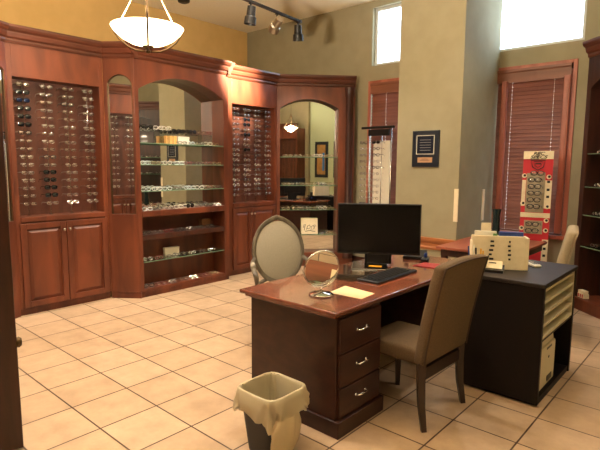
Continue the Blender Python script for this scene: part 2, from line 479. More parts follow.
# narrow angled mirror panels
def mirror_panel(label, loc, rot, w, D=.06):
    t = thing('mirror_cabinet', label, 'mirror', loc, rot)
    bm = NB(); a, b = .04, w-.025
    box(bm, 0, w, .012, D, 0, .075)
    box(bm, 0, a, 0, D, .075, 2.76, .002); box(bm, b, w, 0, D, .075, 2.76, .002)
    box(bm, a, b, 0, .03, .075, 1.0, .002)
    arch_fill(bm, a, b, 2.475, 2.575, 2.76, 0, .03)
    box(bm, a, b, .04, D, .075, 2.76)
    obj('carcass', bm, WOOD, t)
    bm = NB(); prism(bm, arch_poly(a, b, 1.0, 2.475, 2.575), 'y', .022, .035); obj('mirror_glass', bm, MIRROR, t)
    bm = NB(); P = arch_poly(a+.006, b-.006, 1.0, 2.472, 2.569)
    tube(bm, [(x, .012, z) for x, z in P], .006, 6, closed=True); obj('mirror_rim', bm, BRONZE, t)
    crown(t, w, .03, .03)
    return t
mirror_panel('narrow arched wall mirror panel angled between far left cabinet and arched shelves', (-5.45, 2.78, 0), math.atan2(.22, .28), .356)
mirror_panel('arched mirror panel cut by the left picture edge, left of the rack cabinet', (-5.19, 1.26, 0), math.atan2(.54, -.26), .60)

# arched display case
def arched_case(label, loc, rot, w, sl, sr, D, shelves, low, mirror=True, zs=2.42, za=2.60, zc=1.03, lower='open', rest=True, glassdepth=None):
    t = thing('arched_display_case', label, 'display case', loc, rot)
    a, b = sl, w-sr
    bm = NB()
    box(bm, 0, w, .02, D, 0, .075, .002)
    box(bm, 0, a, 0, D, .075, 2.76, .002); box(bm, b, w, 0, D, .075, 2.76, .002)
    arch_fill(bm, a, b, zs, za, 2.76, 0, .035)
    box(bm, a, b, D-.02, D, .075, 2.76)
    if zc is not None: box(bm, a, b, -.006, D-.02, zc-.07, zc, .004)
    box(bm, a, b, .005, D-.02, .06, .10, .003)
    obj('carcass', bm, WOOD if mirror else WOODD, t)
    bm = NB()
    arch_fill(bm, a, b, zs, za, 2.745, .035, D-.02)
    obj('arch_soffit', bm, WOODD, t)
    if mirror:
        bm = NB(); box(bm, a, b, D-.03, D-.021, mirror if mirror is not True else zc, 2.75); obj('back_mirror', bm, MIRROR, t)
    for kind, z in shelves:
        if kind == 'glass':
            bm = NB(); box(bm, a, b, .017, D-.032, z-.008, z)
            o = obj('glass_shelf', bm, SHELFG, t)
            bm = NB(); box(bm, a, b, .012, .017, z-.008, z); obj('polished_edge', bm, EDGEG, o)
        else:
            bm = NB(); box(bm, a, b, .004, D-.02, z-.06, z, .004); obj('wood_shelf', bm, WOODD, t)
    crown(t, w, .0, .0, D if rest else 0)
    return t
AL, AR = (-5.17, 3.0, 0), H90
arched_case('large arched cherry wood display case with mirror back, glass shelves and low shelves', AL, AR, 1.36, .05, .08, .27,
            [('glass', 1.822), ('glass', 1.572), ('glass', 1.262), ('wood', .745), ('glass', .425)], None)
FA = frame_of(AL, AR)
def row(F, x0, x1, n, z, y, kinds, label, group, tilt=0.0, lay=False, jit=.012):
    for i in range(n):
        x = x0+(x1-x0)*(i+.5)/n+random.uniform(-jit, jit)
        k = kinds[i % len(kinds)]
        put(k, place(F, x, y+random.uniform(-.006, .006), z, random.uniform(-.2, .2), tilt), '%s ' + ORD[i] + ' from left ' + label, group)
G1 = 'glasses in the large arched case'
row(FA, .62, 1.27, 5, 1.8225, .075, ['brown', 'crystal', 'black', 'white', 'gold'], 'on top glass shelf right half, arched case', G1)
row(FA, .06, 1.27, 8, 1.5725, .040, ['crystal', 'gold', 'white', 'crystal', 'red', 'brown', 'red', 'gold'], 'front row on second glass shelf, arched case', G1)
row(FA, .06, 1.27, 8, 1.2625, .040, ['crystal', 'white', 'crystal', 'pewter', 'crystal', 'white', 'red', 'brown'], 'front row on third glass shelf, arched case', G1)
row(FA, .06, 1.27, 8, 1.031, .03, ['crystal', 'black', 'silver', 'white', 'sun', 'pewter', 'black', 'silver'], 'front row on the wide counter, arched case', G1)
row(FA, .10, 1.25, 7, 1.031, .096, ['black', 'silver', 'brown', 'white', 'silver', 'black', 'pewter'], 'back row on the wide counter, arched case', G1)
row(FA, .06, 1.15, 7, .746, .06, ['black', 'pewter', 'red', 'black', 'silver', 'pewter', 'black'], 'on wooden shelf below counter, arched case', G1)
row(FA, .06, 1.20, 7, .426, .07, ['silver', 'red', 'pewter', 'black', 'silver', 'brown', 'silver'], 'on low glass shelf, arched case', G1)
row(FA, .06, 1.22, 7, .101, .06, ['black', 'red', 'silver', 'pewter', 'silver', 'red', 'gold'], 'on bottom deck, arched case', G1)
row(FA, .10, 1.22, 7, 1.5725, .096, ['crystal', 'brown', 'silver', 'crystal', 'black', 'silver', 'brown'], 'back row on second glass shelf, arched case', G1)
row(FA, .10, 1.22, 7, 1.2625, .096, ['black', 'crystal', 'silver', 'pewter', 'crystal', 'black', 'silver'], 'back row on third glass shelf, arched case', G1)
# riser stands and sunglasses above the top glass shelf
for nm, x0, x1, lab, ks in (('acrylic_riser', .06, .50, 'clear acrylic riser at left of top glass shelf', ['sun', 'sun', 'white', 'white']), ('acrylic_riser', .56, 1.16, 'clear acrylic riser at right of top glass shelf', ['sun', 'sun', 'sun', 'brown', 'red'])):
    zt = 1.985 if x0 < .3 else 1.96
    bm = NB(); box(bm, x0, x1, .07 if x0 < .3 else .09, .235, zt-.006, zt)
    for x in (x0+.004, x1-.004): box(bm, x-.004, x+.004, .07 if x0 < .3 else .09, .235, 1.823, zt-.006)
    tag(obj(nm, bm, CLEARP, loc=(0, 0, 0)), lab, 'riser', 'acrylic risers in the arched case').matrix_world = FA
    row(FA, x0, x1, len(ks), zt+.0005, .075 if x0 < .3 else .095, ks, 'on the clear riser at ' + ('left' if x0 < .3 else 'right') + ' of top shelf', G1)
def small_box(name, m, w, d, h, F, x, y, z, label, cat, a=0):
    bm = NB(); box(bm, -w/2, w/2, 0, d, 0, h-.002, .003)
    o = obj(name, bm, m); o.matrix_world = place(F, x, y, z, a); tag(o, label, cat)
    bm = NB(); box(bm, -w/2-.002, w/2+.002, -.002, d+.002, h-.028, h, .002); obj('lid', bm, m, o)
    return o
ORANGEB = mat('amber_box', (226, 168, 96), .6)
small_box('display_box', ORANGEB, .15, .05, .10, FA, .56, .13, 1.823, 'small amber box at middle of top glass shelf', 'box')
small_box('display_box', WHITEP, .17, .05, .10, FA, .74, .13, 1.823, 'small white box at middle of top glass shelf, right of amber box', 'box')
small_box('display_box', mat('brown_box', (122, 80, 44), .6), .14, .07, .105, FA, 1.10, .17, .7455, 'brown box on the wooden shelf under the counter', 'box')
small_box('display_box', mat('white_carton', (226, 216, 196), .6), .20, .05, .105, FA, .55, .16, .4255, 'white carton among glasses on low glass shelf', 'box', -.08)

# corner mirror case
DL, DR = (-5.30, 5.42, 0), math.radians(48)
t = arched_case('corner display case with big arched mirror, behind the monitor and oval chair', DL, DR, 1.19, .046, .25, .19,
                [('glass', 1.70), ('glass', 1.265), ('glass', .89), ('glass', .495)], None, mirror=.22, zs=2.425, za=2.565, zc=.22, rest=False)
FD = frame_of(DL, DR)
bm = NB()
lathe(bm, [(.075, .12), (.085, .12), (.085, .2), (.07, .22), (.068, 2.60), (.08, 2.62), (.085, 2.70), (.085, 2.745)], 24, Matrix.Translation((1.11, .035, 0)), cap=True)
obj('round_pilaster', bm, WOODD, t, smooth='auto')
row(FD, .08, .90, 5, 1.7005, .018, ['gold', 'silver', 'gold', 'white', 'gold'], 'on top glass shelf, corner mirror case', 'glasses on the corner mirror case', jit=.02)
row(FD, .08, .90, 6, 1.2655, .018, ['gold', 'silver', 'gold', 'gold', 'silver', 'gold'], 'on middle glass shelf, corner mirror case', 'glasses on the corner mirror case', jit=.02)
row(FD, .08, .90, 6, .8905, .018, ['gold', 'gold', 'silver', 'gold', 'white', 'gold'], 'on lowest glass shelf, corner mirror case', 'glasses on the corner mirror case', jit=.02)
row(FD, .08, .28, 1, .4955, .018, ['gold'], 'left end of bottom glass shelf, corner mirror case', 'glasses on the corner mirror case')
row(FD, .70, .92, 2, .4955, .018, ['silver', 'gold'], 'right end of bottom glass shelf, corner mirror case', 'glasses on the corner mirror case')
bm = NB(); box(bm, -.13, .13, 0, .012, 0, .25, .002, Matrix.Rotation(math.radians(-10), 4, 'X'))
sg = tag(obj('counter_card', bm, CREAM), 'cream counter card with dark script scrawl on the bottom shelf of corner mirror case', 'sign'); sg.matrix_world = place(FD, .52, .075, .498)
bm = NB()
for P in ([(-.10, .10), (-.085, .15), (-.06, .155), (-.075, .12), (-.085, .06)], [(-.05, .07), (-.03, .13), (0, .145), (.015, .11), (-.01, .08), (-.04, .09)], [(.02, .06), (.035, .12), (.06, .14), (.075, .10), (.05, .07)], [(-.07, .045), (0, .055), (.09, .04)], [(.07, .08), (.085, .15), (.10, .12)]):
    tube(bm, [Matrix.Rotation(math.radians(-10), 4, 'X') @ Vector((x, -.001, z)) for x, z in P], .0045, 5)
obj('script_lettering', bm, INK, sg)

# right corner case and the cabinet out of the frame that the narrow mirror shows
RL, RR = (-1.345, 6.20, 0), math.radians(-42)
t = arched_case('cherry wood corner display case at the right picture edge', RL, RR, 1.25, .07, .07, .30,
                [('glass', 1.72), ('glass', 1.36), ('glass', 1.05), ('glass', .70)], None, mirror=False, zc=None, rest=False)
bm = NB(); box(bm, -.01, 1.26, -.05, .0, 0, .13, .006); box(bm, .0, 1.25, -.03, .28, .10, .125, .004); obj('base_ledge', bm, WOOD, t)
FRr = frame_of(RL, RR)
row(FRr, .09, 1.1, 5, 1.7205, .09, ['silver', 'brown', 'silver', 'gold', 'pewter'], 'on top glass shelf, right corner case', 'glasses in the right corner case')
row(FRr, .09, 1.1, 5, 1.3605, .09, ['silver', 'pewter', 'silver', 'gold', 'brown'], 'on second glass shelf, right corner case', 'glasses in the right corner case')
row(FRr, .09, 1.1, 5, 1.0505, .09, ['silver', 'gold', 'silver', 'pewter', 'brown'], 'on third glass shelf, right corner case', 'glasses in the right corner case')
row(FRr, .09, 1.1, 5, .7005, .09, ['pewter', 'gold', 'silver', 'pewter', 'brown'], 'on lowest glass shelf, right corner case', 'glasses in the right corner case')
bm = NB(); box(bm, -.055, .055, 0, .06, 0, .052, .003)
o = tag(obj('patterned_box', bm, CREAM), 'small cream and red box on the ledge of the right corner case', 'box'); o.matrix_world = place(FRr, .15, .0, .126)
bm = NB()
for k in range(3): box(bm, -.045+k*.032, -.028+k*.032, -.002, 0, .008, .045)
obj('red_patches', bm, REDC, o)
bm = NB(); box(bm, -.05, .05, .0, .055, .053, .085, .003); obj('lid', bm, CREAM, o)

rack_cabinet('cherry wood eyewear cabinet beside the left picture edge, shown by the narrow mirror', (-3.95, -.05, 0), PI, 1.1, 4, 12, 'mirrored rack', lambda c, r: random.choice(['silver', 'pewter', 'brown', 'silver']), group='glasses racked in the cabinet shown by the narrow mirror')

rack_cabinet('cherry wood eyewear cabinet on the wall behind the camera, shown by the corner mirror', (1.62, .80, 0), -PI/2, 1.0, 4, 12, 'rack', lambda c, r: 'silver', fill=False)

# door at the left edge
dn = bpy.data.objects.new('door_1', None); COL.objects.link(dn); dn['kind'] = 'structure'
dn.location = (-2.875, .915, 0); dn.rotation_euler = (0, 0, math.radians(-107))
bm = NB(); box(bm, 0, .84, -.022, .022, .01, 2.2, .004); obj('door_leaf', bm, WOODD, dn)
bm = NB(); lathe(bm, [(0, 0), (.012, 0), (.012, .03), (.026, .038), (.03, .052), (.02, .066), (0, .068)], 18, Matrix.Translation((.042, .0, .61)) @ Matrix.Rotation(-PI/2, 4, 'Y'))
obj('door_handle', bm, BRONZE, dn, smooth=True)

# ------------------------------------------------------------------ desk
t = thing('desk', 'reddish mahogany desk with three drawers carrying the monitor and round mirror', 'desk', (-2.03, 3.1, 0))
def rel(bm, x0, x1, y0, y1, z0, z1, bev=0): return box(bm, x0+2.03, x1+2.03, y0-3.1, y1-3.1, z0, z1, bev)
bm = NB()
rel(bm, -2.43, -1.62, 2.125, 4.12, .735, .76, .008); rel(bm, -2.40, -1.645, 2.15, 4.10, .715, .737, .005)
obj('desktop', bm, DESKT, t)
bm = NB(); rel(bm, -2.36, -1.648, 2.17, 2.625, .09, .716, .003)
o = obj('pedestal', bm, DESKW, t)
bm = NB(); rel(bm, -2.375, -1.615, 2.155, 2.64, 0, .10, .004); obj('plinth', bm, DESKW, o)
for k, (z0, z1) in enumerate([(.50, .705), (.295, .492), (.108, .287)]):
    bm = NB(); rel(bm, -1.65, -1.63, 2.185, 2.61, z0, z1, .004); d = obj('drawer', bm, DESKW, t)
    bm = NB(); zc = (z0+z1)/2+.01
    x, y = -1.63+2.03, 2.395-3.1
    tube(bm, [(x, y-.048, zc), (x+.022, y-.045, zc), (x+.027, y, zc+.004), (x+.022, y+.045, zc), (x, y+.048, zc)], .0055, 8)
    for s in (-1, 1): lathe(bm, [(0, 0), (.011, 0), (.009, .005), (0, .006)], 12, Matrix.Translation((x, y+s*.048, zc)) @ Matrix.Rotation(PI/2, 4, 'Y'))
    obj('pull_handle', bm, CHROME, d, smooth=True)
bm = NB(); rel(bm, -2.36, -1.66, 3.62, 4.08, 0, .716, .004); obj('pedestal', bm, DESKW, t)
bm = NB(); rel(bm, -2.36, -2.33, 2.62, 3.62, .05, .716, .002); obj('modesty_panel', bm, DESKW, t)
bm = NB()
for y in (2.80, 2.87): tube(bm, [(-1.9+2.03, y-3.1, .716), (-1.9+2.03, y-3.1, .50)], .008, 8)
obj('keyboard_bracket', bm, CHROME, t)

# items on the desk
ZD = .7605
t = thing('round_mirror', 'round chrome tabletop mirror on a stand at the near end of desk', 'mirror', (-1.935, 2.38, ZD), math.radians(64))
bm = NB(); lathe(bm, [(0, 0), (.078, 0), (.08, .006), (.068, .013), (.02, .018), (.01, .022), (0, .022)], 32); obj('base', bm, CHROME, t, smooth='auto')
bm = NB(); tube(bm, [(0, 0, .018), (0, 0, .05)], [.008, .006], 10)
cz, R = .172, .118
tube(bm, [(R*1.04*math.cos(a), .004, cz+R*1.04*math.sin(a)) for a in [PI+PI*k/16 for k in range(17)]], .005, 6); obj('yoke', bm, CHROME, t, smooth=True)
M = Matrix.Translation((0, 0, cz)) @ Matrix.Rotation(math.radians(14), 4, 'X')
bm = NB(); tube(bm, [M @ Vector((R*math.cos(a), 0, R*math.sin(a))) for a in [2*PI*k/40 for k in range(40)]], .0075, 8, closed=True)
o = obj('mirror_frame', bm, CHROME, t, smooth=True)
bm = NB(); lathe(bm, [(0, -.004), (R-.004, -.004), (R-.004, .004), (0, .004)], 48, M @ Matrix.Rotation(PI/2, 4, 'X')); obj('mirror_glass', bm, MIRROR, o)

def sheet(name, m, corners, z, label, cat, th=.0015):
    bm = NB(); c = Vector((sum(p[0] for p in corners)/4, sum(p[1] for p in corners)/4, 0))
    prism(bm, [(p[0]-c.x, p[1]-c.y) for p in corners], 'z', 0, th)
    return tag(obj(name, bm, m, loc=(c.x, c.y, z)), label, cat)
sheet('paper_sheet', PAPER, [(-1.93, 2.455), (-1.688, 2.47), (-1.70, 2.635), (-1.96, 2.67)], ZD, 'cream sheet of paper lying beside the round mirror on the desk', 'paper')
PADM = mat('glossy_pad', (62, 50, 36), .07, spec=.9, coat=1.0)
sheet('desk_pad', PADM, [(-2.40, 2.75), (-1.99, 2.80), (-2.06, 3.24), (-2.42, 3.22)], ZD, 'glossy dark desk pad between the round mirror and the monitor', 'desk pad', .003)

t = thing('monitor', 'black widescreen computer monitor on a glossy square base on the desk', 'monitor', (-2.175, 3.41, ZD), math.radians(33.5))
bm = NB(); box(bm, -.335, .335, -.012, .03, .095, .51, .006); box(bm, -.2, .2, .028, .06, .16, .44, .012); obj('housing', bm, BLACKP, t)
bm = NB(); box(bm, -.325, .325, -.0135, -.011, .112, .50); obj('screen', bm, SCREEN, t)
bm = NB(); box(bm, -.11, .11, .03, .055, .01, .30, .006); box(bm, -.09, .09, .02, .05, .012, .10, .006); obj('stand_neck', bm, BLACKP, t)
bm = NB(); box(bm, -.21, .075, -.20, .10, 0, .012, .005); obj('stand_base', bm, mat('silver_base', (186, 188, 192), .16, 1.0), t)
sheet('sticky_note', YELLOW, [(-2.18, 3.28), (-2.09, 3.33), (-2.11, 3.37), (-2.20, 3.32)], ZD+.0125, 'small yellow note on the monitor base', 'note')

kx = math.atan2(.55, .10)
t = thing('keyboard', 'black computer keyboard lying in front of the monitor', 'keyboard', (-1.908, 3.135, ZD), math.radians(91))
bm = NB(); box(bm, -.28, .28, -.092, .092, 0, .016, .005); obj('keyboard_case', bm, BLACKP, t)
bm = NB()
for r in range(5):
    for c in range(15): box(bm, -.222+c*.0297, -.222+c*.0297+.025, -.06+r*.028, -.07+r*.028+.023, .015, .0225, .002, seg=1)
o = obj('keys', bm, BLACKM, t)
t = thing('computer_mouse', 'black mouse with blue side on the desk right of the monitor', 'mouse', (-1.97, 3.83, ZD), math.radians(20))
bm = NB(); vs = box(bm, -.032, .032, -.055, .055, 0, .036, .015, seg=3); obj('shell', bm, BLACKP, t, smooth=True)
bm = NB(); lathe(bm, [(0, .0), (.014, .002), (.014, .05), (.008, .062), (0, .064)], 14, Matrix.Translation((0, .02, .012))); obj('blue_button', bm, BLUE, t, smooth=True)
sheet('red_folder', REDP, [(-1.96, 3.60), (-1.78, 3.62), (-1.80, 3.80), (-1.95, 3.78)], ZD, 'red folder on the desk right of keyboard', 'folder', .006)
t = thing('desk_phone', 'black desk phone behind the red folder at the far end of desk', 'phone', (-2.12, 3.93, ZD), math.radians(25))
bm = NB(); prism(bm, [(-.09, 0), (.09, 0), (.09, .06), (-.09, .025)], 'x', -.1, .1); obj('phone_body', bm, BLACKP, t)
bm = NB(); tube(bm, [(-.07, -.09, .05), (-.07, -.05, .068), (-.07, .05, .09), (-.07, .09, .082)], [.02, .014, .014, .02], 10); obj('handset', bm, BLACKP, t, smooth=True)

# ------------------------------------------------------------------ waste bin
t = thing('waste_bin', 'black waste bin with translucent liner in front of the desk', 'bin', (-1.85, 1.85, 0))
def rsq(r, z, n=48, e=5.5, wob=0):
    out = []
    for k in range(n):
        a = 2*PI*k/n; c, s = math.cos(a), math.sin(a)
        q = r+wob*(math.sin(5*a+z*30)*.5+math.sin(11*a+z*17+1)*.5+math.sin(17*a-z*23)*.4)
        q += wob*.8*abs(math.sin(9*a+z*40))*math.sin(23*a-z*60)
        out.append((math.copysign(abs(c)**(2/e), c)*q, math.copysign(abs(s)**(2/e), s)*q, z))
    return out
def loft(bm, rings, cap0=False):
    V = [[bm.verts.new(p) for p in R] for R in rings]; n = len(V[0])
    for A, B in zip(V, V[1:]):
        for k in range(n): bm.faces.new((A[k], A[(k+1) % n], B[(k+1) % n], B[k]))
    if cap0: bm.faces.new(V[0])
bm = NB(); loft(bm, [rsq(.102, 0), rsq(.14, .35), rsq(.148, .352), rsq(.148, .36), rsq(.138, .36), rsq(.10, .012), rsq(.02, .012)], True)
obj('bin_body', bm, mat('bin_black', (20, 18, 17), .5), t, smooth='auto', recalc=True)
lin_m = bpy.data.materials.new('liner_film'); lin_m.use_nodes = True
nt = lin_m.node_tree; nt.nodes.clear()
o_ = nt.nodes.new('ShaderNodeOutputMaterial'); mx = nt.nodes.new('ShaderNodeMixShader'); ad = nt.nodes.new('ShaderNodeMixShader')
tl = nt.nodes.new('ShaderNodeBsdfTranslucent'); pr = nt.nodes.new('ShaderNodeBsdfPrincipled'); tp = nt.nodes.new('ShaderNodeBsdfTransparent')
tl.inputs['Color'].default_value = (*lin((240, 224, 186)), 1); pr.inputs['Base Color'].default_value = (*lin((234, 218, 180)), 1); pr.inputs['Roughness'].default_value = .3
mx.inputs[0].default_value = .45; ad.inputs[0].default_value = .15
nt.links.new(pr.outputs[0], mx.inputs[1]); nt.links.new(tl.outputs[0], mx.inputs[2]); nt.links.new(mx.outputs[0], ad.inputs[1]); nt.links.new(tp.outputs[0], ad.inputs[2]); nt.links.new(ad.outputs[0], o_.inputs['Surface'])
bm = NB()
n = 72
rings = [rsq(.085, .05, n, 4, .004), rsq(.10, .12, n, 4, .005), rsq(.115, .22, n, 4.5, .005), rsq(.128, .31, n, 5, .004), rsq(.134, .355, n, 5.5, .002), rsq(.142, .3665, n, 5.5, .001), rsq(.151, .362, n, 5.5, .001),
         rsq(.158, .33, n, 5, .004), rsq(.163, .31, n, 4.8, .007), rsq(.165, .285, n, 4.6, .010), rsq(.166, .255, n, 4.4, .012)]
R = []
for k, p in enumerate(rsq(.166, .24, n, 4.4, .012)):
    a = 2*PI*k/n
    R.append((p[0], p[1], .228+.03*math.sin(a*3+.7)+.012*math.sin(a*9)))
rings.append(R)
loft(bm, rings)
# gathered tail hanging at the front right corner
tail = []
for j in range(9):
    f = j/8; z = .26-.23*f; rr = .075*(1-.3*f)+.03*math.sin(f*PI)
    cx, cy = .158-.02*f, -.045
    tail.append([(cx+rr*.35*math.cos(a)*(1+.2*math.sin(7*a)), cy+rr*1.1*math.sin(a)*(1+.16*math.sin(5*a+f*4)), z) for a in [2*PI*k/24 for k in range(24)]])
loft(bm, tail)
obj('bin_liner', bm, lin_m, t, smooth=True)

# ------------------------------------------------------------------ chairs
def rbox(name, m, parent, x0, x1, y0, y1, z0, z1, bev, fn=None, cuts=0):
    bm = NB(); box(bm, x0, x1, y0, y1, z0, z1, bev, seg=3)
    if cuts:
        bmesh.ops.subdivide_edges(bm, edges=[e for e in bm.edges if e.calc_length() > .12], cuts=cuts, use_grid_fill=True)
    if fn:
        for v in bm.verts: v.co = fn(v.co)
    return obj(name, bm, m, parent, smooth='auto')
def parsons(label, loc, rot, fab, welt, group='upholstered side chairs'):
    """faces local -y; back at +y"""
    t = thing('side_chair', label, 'chair', loc, rot, group)
    def lean(v): return Vector((v.x*(1+.04*(v.z-.4)), v.y+.21*max(v.z-.42, 0)**1.2-.02*(1-(v.x/.25)**2)*0, v.z-.012*(v.x/.25)**2*max(v.z-.9, 0)*8))
    rbox('seat', fab, t, -.218, .218, -.24, .215, .37, .475, .03)
    rbox('backrest', fab, t, -.28, .28, .18, .26, .40, 1.035, .028, lean, 4)
    bm = NB()
    for s in (-1, 1):
        tube(bm, [lean(Vector((s*.272, .259, .41+.62*k/10))) for k in range(11)], .006, 6)
    tube(bm, [lean(Vector((-.272+.544*k/10, .259, 1.022))) for k in range(11)], .006, 6)
    obj('welt_piping', bm, welt, t, smooth=True)
    for s in (-1, 1):
        x = s*.25
        bm = NB(); tube(bm, [(s*.185, -.205, .38), (s*.185, -.205, 0)], [.03, .02], 4, flat=1); obj('leg', bm, DARKLEG, t)
        bm = NB(); tube(bm, [(x, .225, .42), (x, .225, .30), (x, .235, .15), (x+s*.006, .26, 0)], [.034, .032, .028, .022], 4); obj('leg', bm, DARKLEG, t)
    bm = NB(); box(bm, -.18, .18, -.222, -.2, .33, .375); obj('apron', bm, DARKLEG, t)
    bm = NB(); box(bm, -.235, .235, .2, .235, .30, .375); obj('apron', bm, DARKLEG, t)
    return t
WELT = mat('dark_welt', (70, 50, 34), .8)
parsons('taupe upholstered side chair with dark legs pushed up to the near desk', (-1.545, 2.842, 0), math.radians(-92), TAUPE, WELT)
parsons('beige upholstered side chair behind the black cabinet beside the red-brown table', (-1.44, 4.93, 0), math.radians(-77), BEIGEF, BEIGEF)

def oval_chair(label, loc, rot, front_m, back_m):
    t = thing('oval_back_armchair', label, 'chair', loc, rot)
    L = Matrix.Translation((0, .25, .79)) @ Matrix.Rotation(math.radians(-11), 4, 'X')
    a, b = .215, .27
    def ov(k, n, fa=1, fb=1, y=0): 
        q = 2*PI*k/n; return L @ Vector((a*fa*math.cos(q), y, b*fb*math.sin(q)))
    bm = NB(); n = 48
    R1 = []
    for k in range(n):
        q = 2*PI*k/n; c, s = math.cos(q), math.sin(q)
        pk = .016*max(0, 1-abs(q-PI/2)/.35)
        rr = [(1.0, -.018), (1.05, -.024), (1.14, -.02), (1.16, 0), (1.14, .02), (1.0, .022)]
        R1.append([bm.verts.new(L @ Vector((a*f*c, y, (b*f+pk)*s))) for f, y in rr])
    for i in range(n):
        A, B = R1[i], R1[(i+1) % n]
        for k in range(6): bm.faces.new((A[k], A[(k+1) % 6], B[(k+1) % 6], B[k]))
    obj('back_frame', bm, GREYWOOD, t, smooth='auto')
    for nm, y0, bul, m in (('back_cushion', -.012, -.028, front_m), ('back_panel', .012, .012, back_m)):
        bm = NB(); c0 = bm.verts.new(L @ Vector((0, y0+bul, 0))); prev = [c0]
        for j in range(1, 7):
            f = j/6; ring = [bm.verts.new(ov(k, n, f*1.01, f*1.01, y0+bul*(1-f**3))) for k in range(n)]
            for k in range(n):
                if j == 1: bm.faces.new((c0, ring[k], ring[(k+1) % n]))
                else: bm.faces.new((prev[k], ring[k], ring[(k+1) % n], prev[(k+1) % n]))
            prev = ring
        obj(nm, bm, m, t, smooth=True)
    rbox('seat', front_m, t, -.25, .25, -.27, .22, .39, .48, .035)
    bm = NB(); box(bm, -.255, .255, -.275, .225, .33, .40, .012); obj('seat_rail', bm, GREYWOOD, t)
    for s in (-1, 1):
        bm = NB()
        tube(bm, [L @ Vector((s*.225, 0, -.06)), (s*.262, .16, .70), (s*.285, .02, .685), (s*.29, -.10, .665), (s*.285, -.135, .63), (s*.275, -.12, .57), (s*.26, -.10, .40)], [.018, .02, .022, .024, .022, .018, .02], 8)
        obj('arm', bm, GREYWOOD, t, smooth=True)
        bm = NB(); tube(bm, [(s*.275, .07, .705), (s*.29, -.03, .70)], [.022, .022], 8); obj('arm_pad', bm, front_m, t, smooth=True)
        bm = NB(); lathe(bm, [(0, 0), (.014, 0), (.018, .04), (.026, .27), (.022, .29), (.03, .31), (.03, .345)], 12, Matrix.Translation((s*.225, -.245, 0))); obj('leg', bm, GREYWOOD, t, smooth=True)
        bm = NB(); tube(bm, [(s*.2, .275, 0), (s*.205, .215, .34), (s*.17, .225, .50), L @ Vector((s*.10, .0, -.25))], [.016, .022, .022, .018], 8); obj('leg', bm, GREYWOOD, t, smooth=True)
    return t
oval_chair('grey linen oval back armchair behind the desk, facing the camera', (-2.95, 3.12, 0), math.radians(58), LINEN, TAUPE)

# ------------------------------------------------------------------ black cabinet with sorter and printer
t = thing('side_cabinet', 'black cabinet with open right side of paper trays, right of the chair', 'cabinet', (-1.145, 3.755, 0))
x0, x1, y0, y1 = -.265, .265, -.415, .405
bm = NB()
box(bm, x0, x1, y0, y0+.03, .02, .805, .002); box(bm, x0, x1, y1-.03, y1, .0, .805, .002)
box(bm, x0, x0+.02, y0+.03, y1-.03, .02, .805); box(bm, x0+.02, x1-.01, y0+.03, y1-.03, .02, .045)
box(bm, x0+.02, x1-.01, y0+.03, y1-.03, .43, .45)
box(bm, x0+.01, x1-.01, y0+.03, y1-.03, 0, .02)
obj('carcass', bm, BLACKW, t)
bm = NB(); box(bm, x0-.012, x1+.008, y0-.012, y1+.008, .805, .832, .004); obj('cabinet_top', bm, BLACKT, t)
bm = NB()
box(bm, x0+.03, x1-.006, y0+.032, y0+.044, .45, .80); box(bm, x0+.03, x1-.006, y1-.044, y1-.032, .45, .80)
for k in range(5): box(bm, x0+.03, x1-.006, y0+.044, y1-.044, .452+k*.08, .470+k*.08)
obj('paper_sorter', bm, CREAMP, t)
t = thing('printer', 'cream printer on the floor of the black cabinet', 'printer', (-1.10, 3.59, .0455))
bm = NB(); box(bm, -.18, .19, -.19, .24, .0, .30, .015); prism(bm, [(-.19+.01, .30), (.23, .30), (.20, .36), (-.15, .36)], 'x', -.17, .175); obj('printer_body', bm, CREAMP, t)
bm = NB(); box(bm, .185, .193, .02, .13, .27, .285, .002); obj('paper_slot', bm, BLACKP, t)
bm = NB(); box(bm, .185, .193, .06, .085, .20, .215, .002); obj('button', bm, BLACKP, t)
bm = NB(); box(bm, .185, .194, .05, .16, .03, .07, .002); obj('vent_slot', bm, BLACKP, t)

ZK = .8325
# brochure organizer, cards, remote
oc = Vector((-1.285, 3.63, ZK)); oa = math.radians(30)
t = thing('brochure_holder', 'cream printed brochure holder with papers standing on the black cabinet', 'holder', oc, oa)
bm = NB(); box(bm, -.19, .17, -.035, -.025, 0, .245, .002); box(bm, .17, .20, -.035, .09, 0, .235, .003); box(bm, -.19, -.182, -.025, .09, 0, .20, .002); box(bm, -.182, .17, -.025, .09, 0, .008); box(bm, -.182, .17, .082, .09, 0, .235, .002)
obj('holder_shell', bm, CREAM, t)
bm = NB()
for k in (0, 2, 4, 6, 8, 1, 3, 5, 7, 9):
    if k == 1: obj('printed_marks', bm, INK, t); bm = NB()
    x = (-.07, .06)[k % 2]+random.uniform(-.006, .006); z = .07+.032*(k//2)
    box(bm, x, x+random.uniform(.01, .03), -.0375, -.035, z, z+.014)
obj('printed_marks', bm, INK, t)
def stk(name, m, x0, x1, y0, y1, z1, label, cat, lean=0):
    bm = NB(); box(bm, x0, x1, y0, y1, 0, z1, .002)
    o = obj(name, bm, m, loc=oc, rotz=oa); o.location = oc + Vector((0, 0, .009)); return tag(o, label, cat)
stk('binder', BLUE, .0, .165, .0, .035, .262, 'blue binder poking out of the brochure holder', 'binder')
stk('booklet', WHITEP, -.17, -.02, .0, .02, .265, 'white booklet at left in the brochure holder', 'booklet')
stk('booklet', CREAM, -.12, -.05, .05, .06, .32, 'tall cream card rising at the back of the brochure holder', 'booklet')
stk('leaflet', GREENL, -.045, -.015, -.012, -.006, .25, 'small green leaflet peeking from the brochure holder', 'leaflet')
t = thing('pen_cup', 'black pen caddy with pens at the left of the brochure holder', 'pen holder', (-1.385, 3.475, ZK), oa)
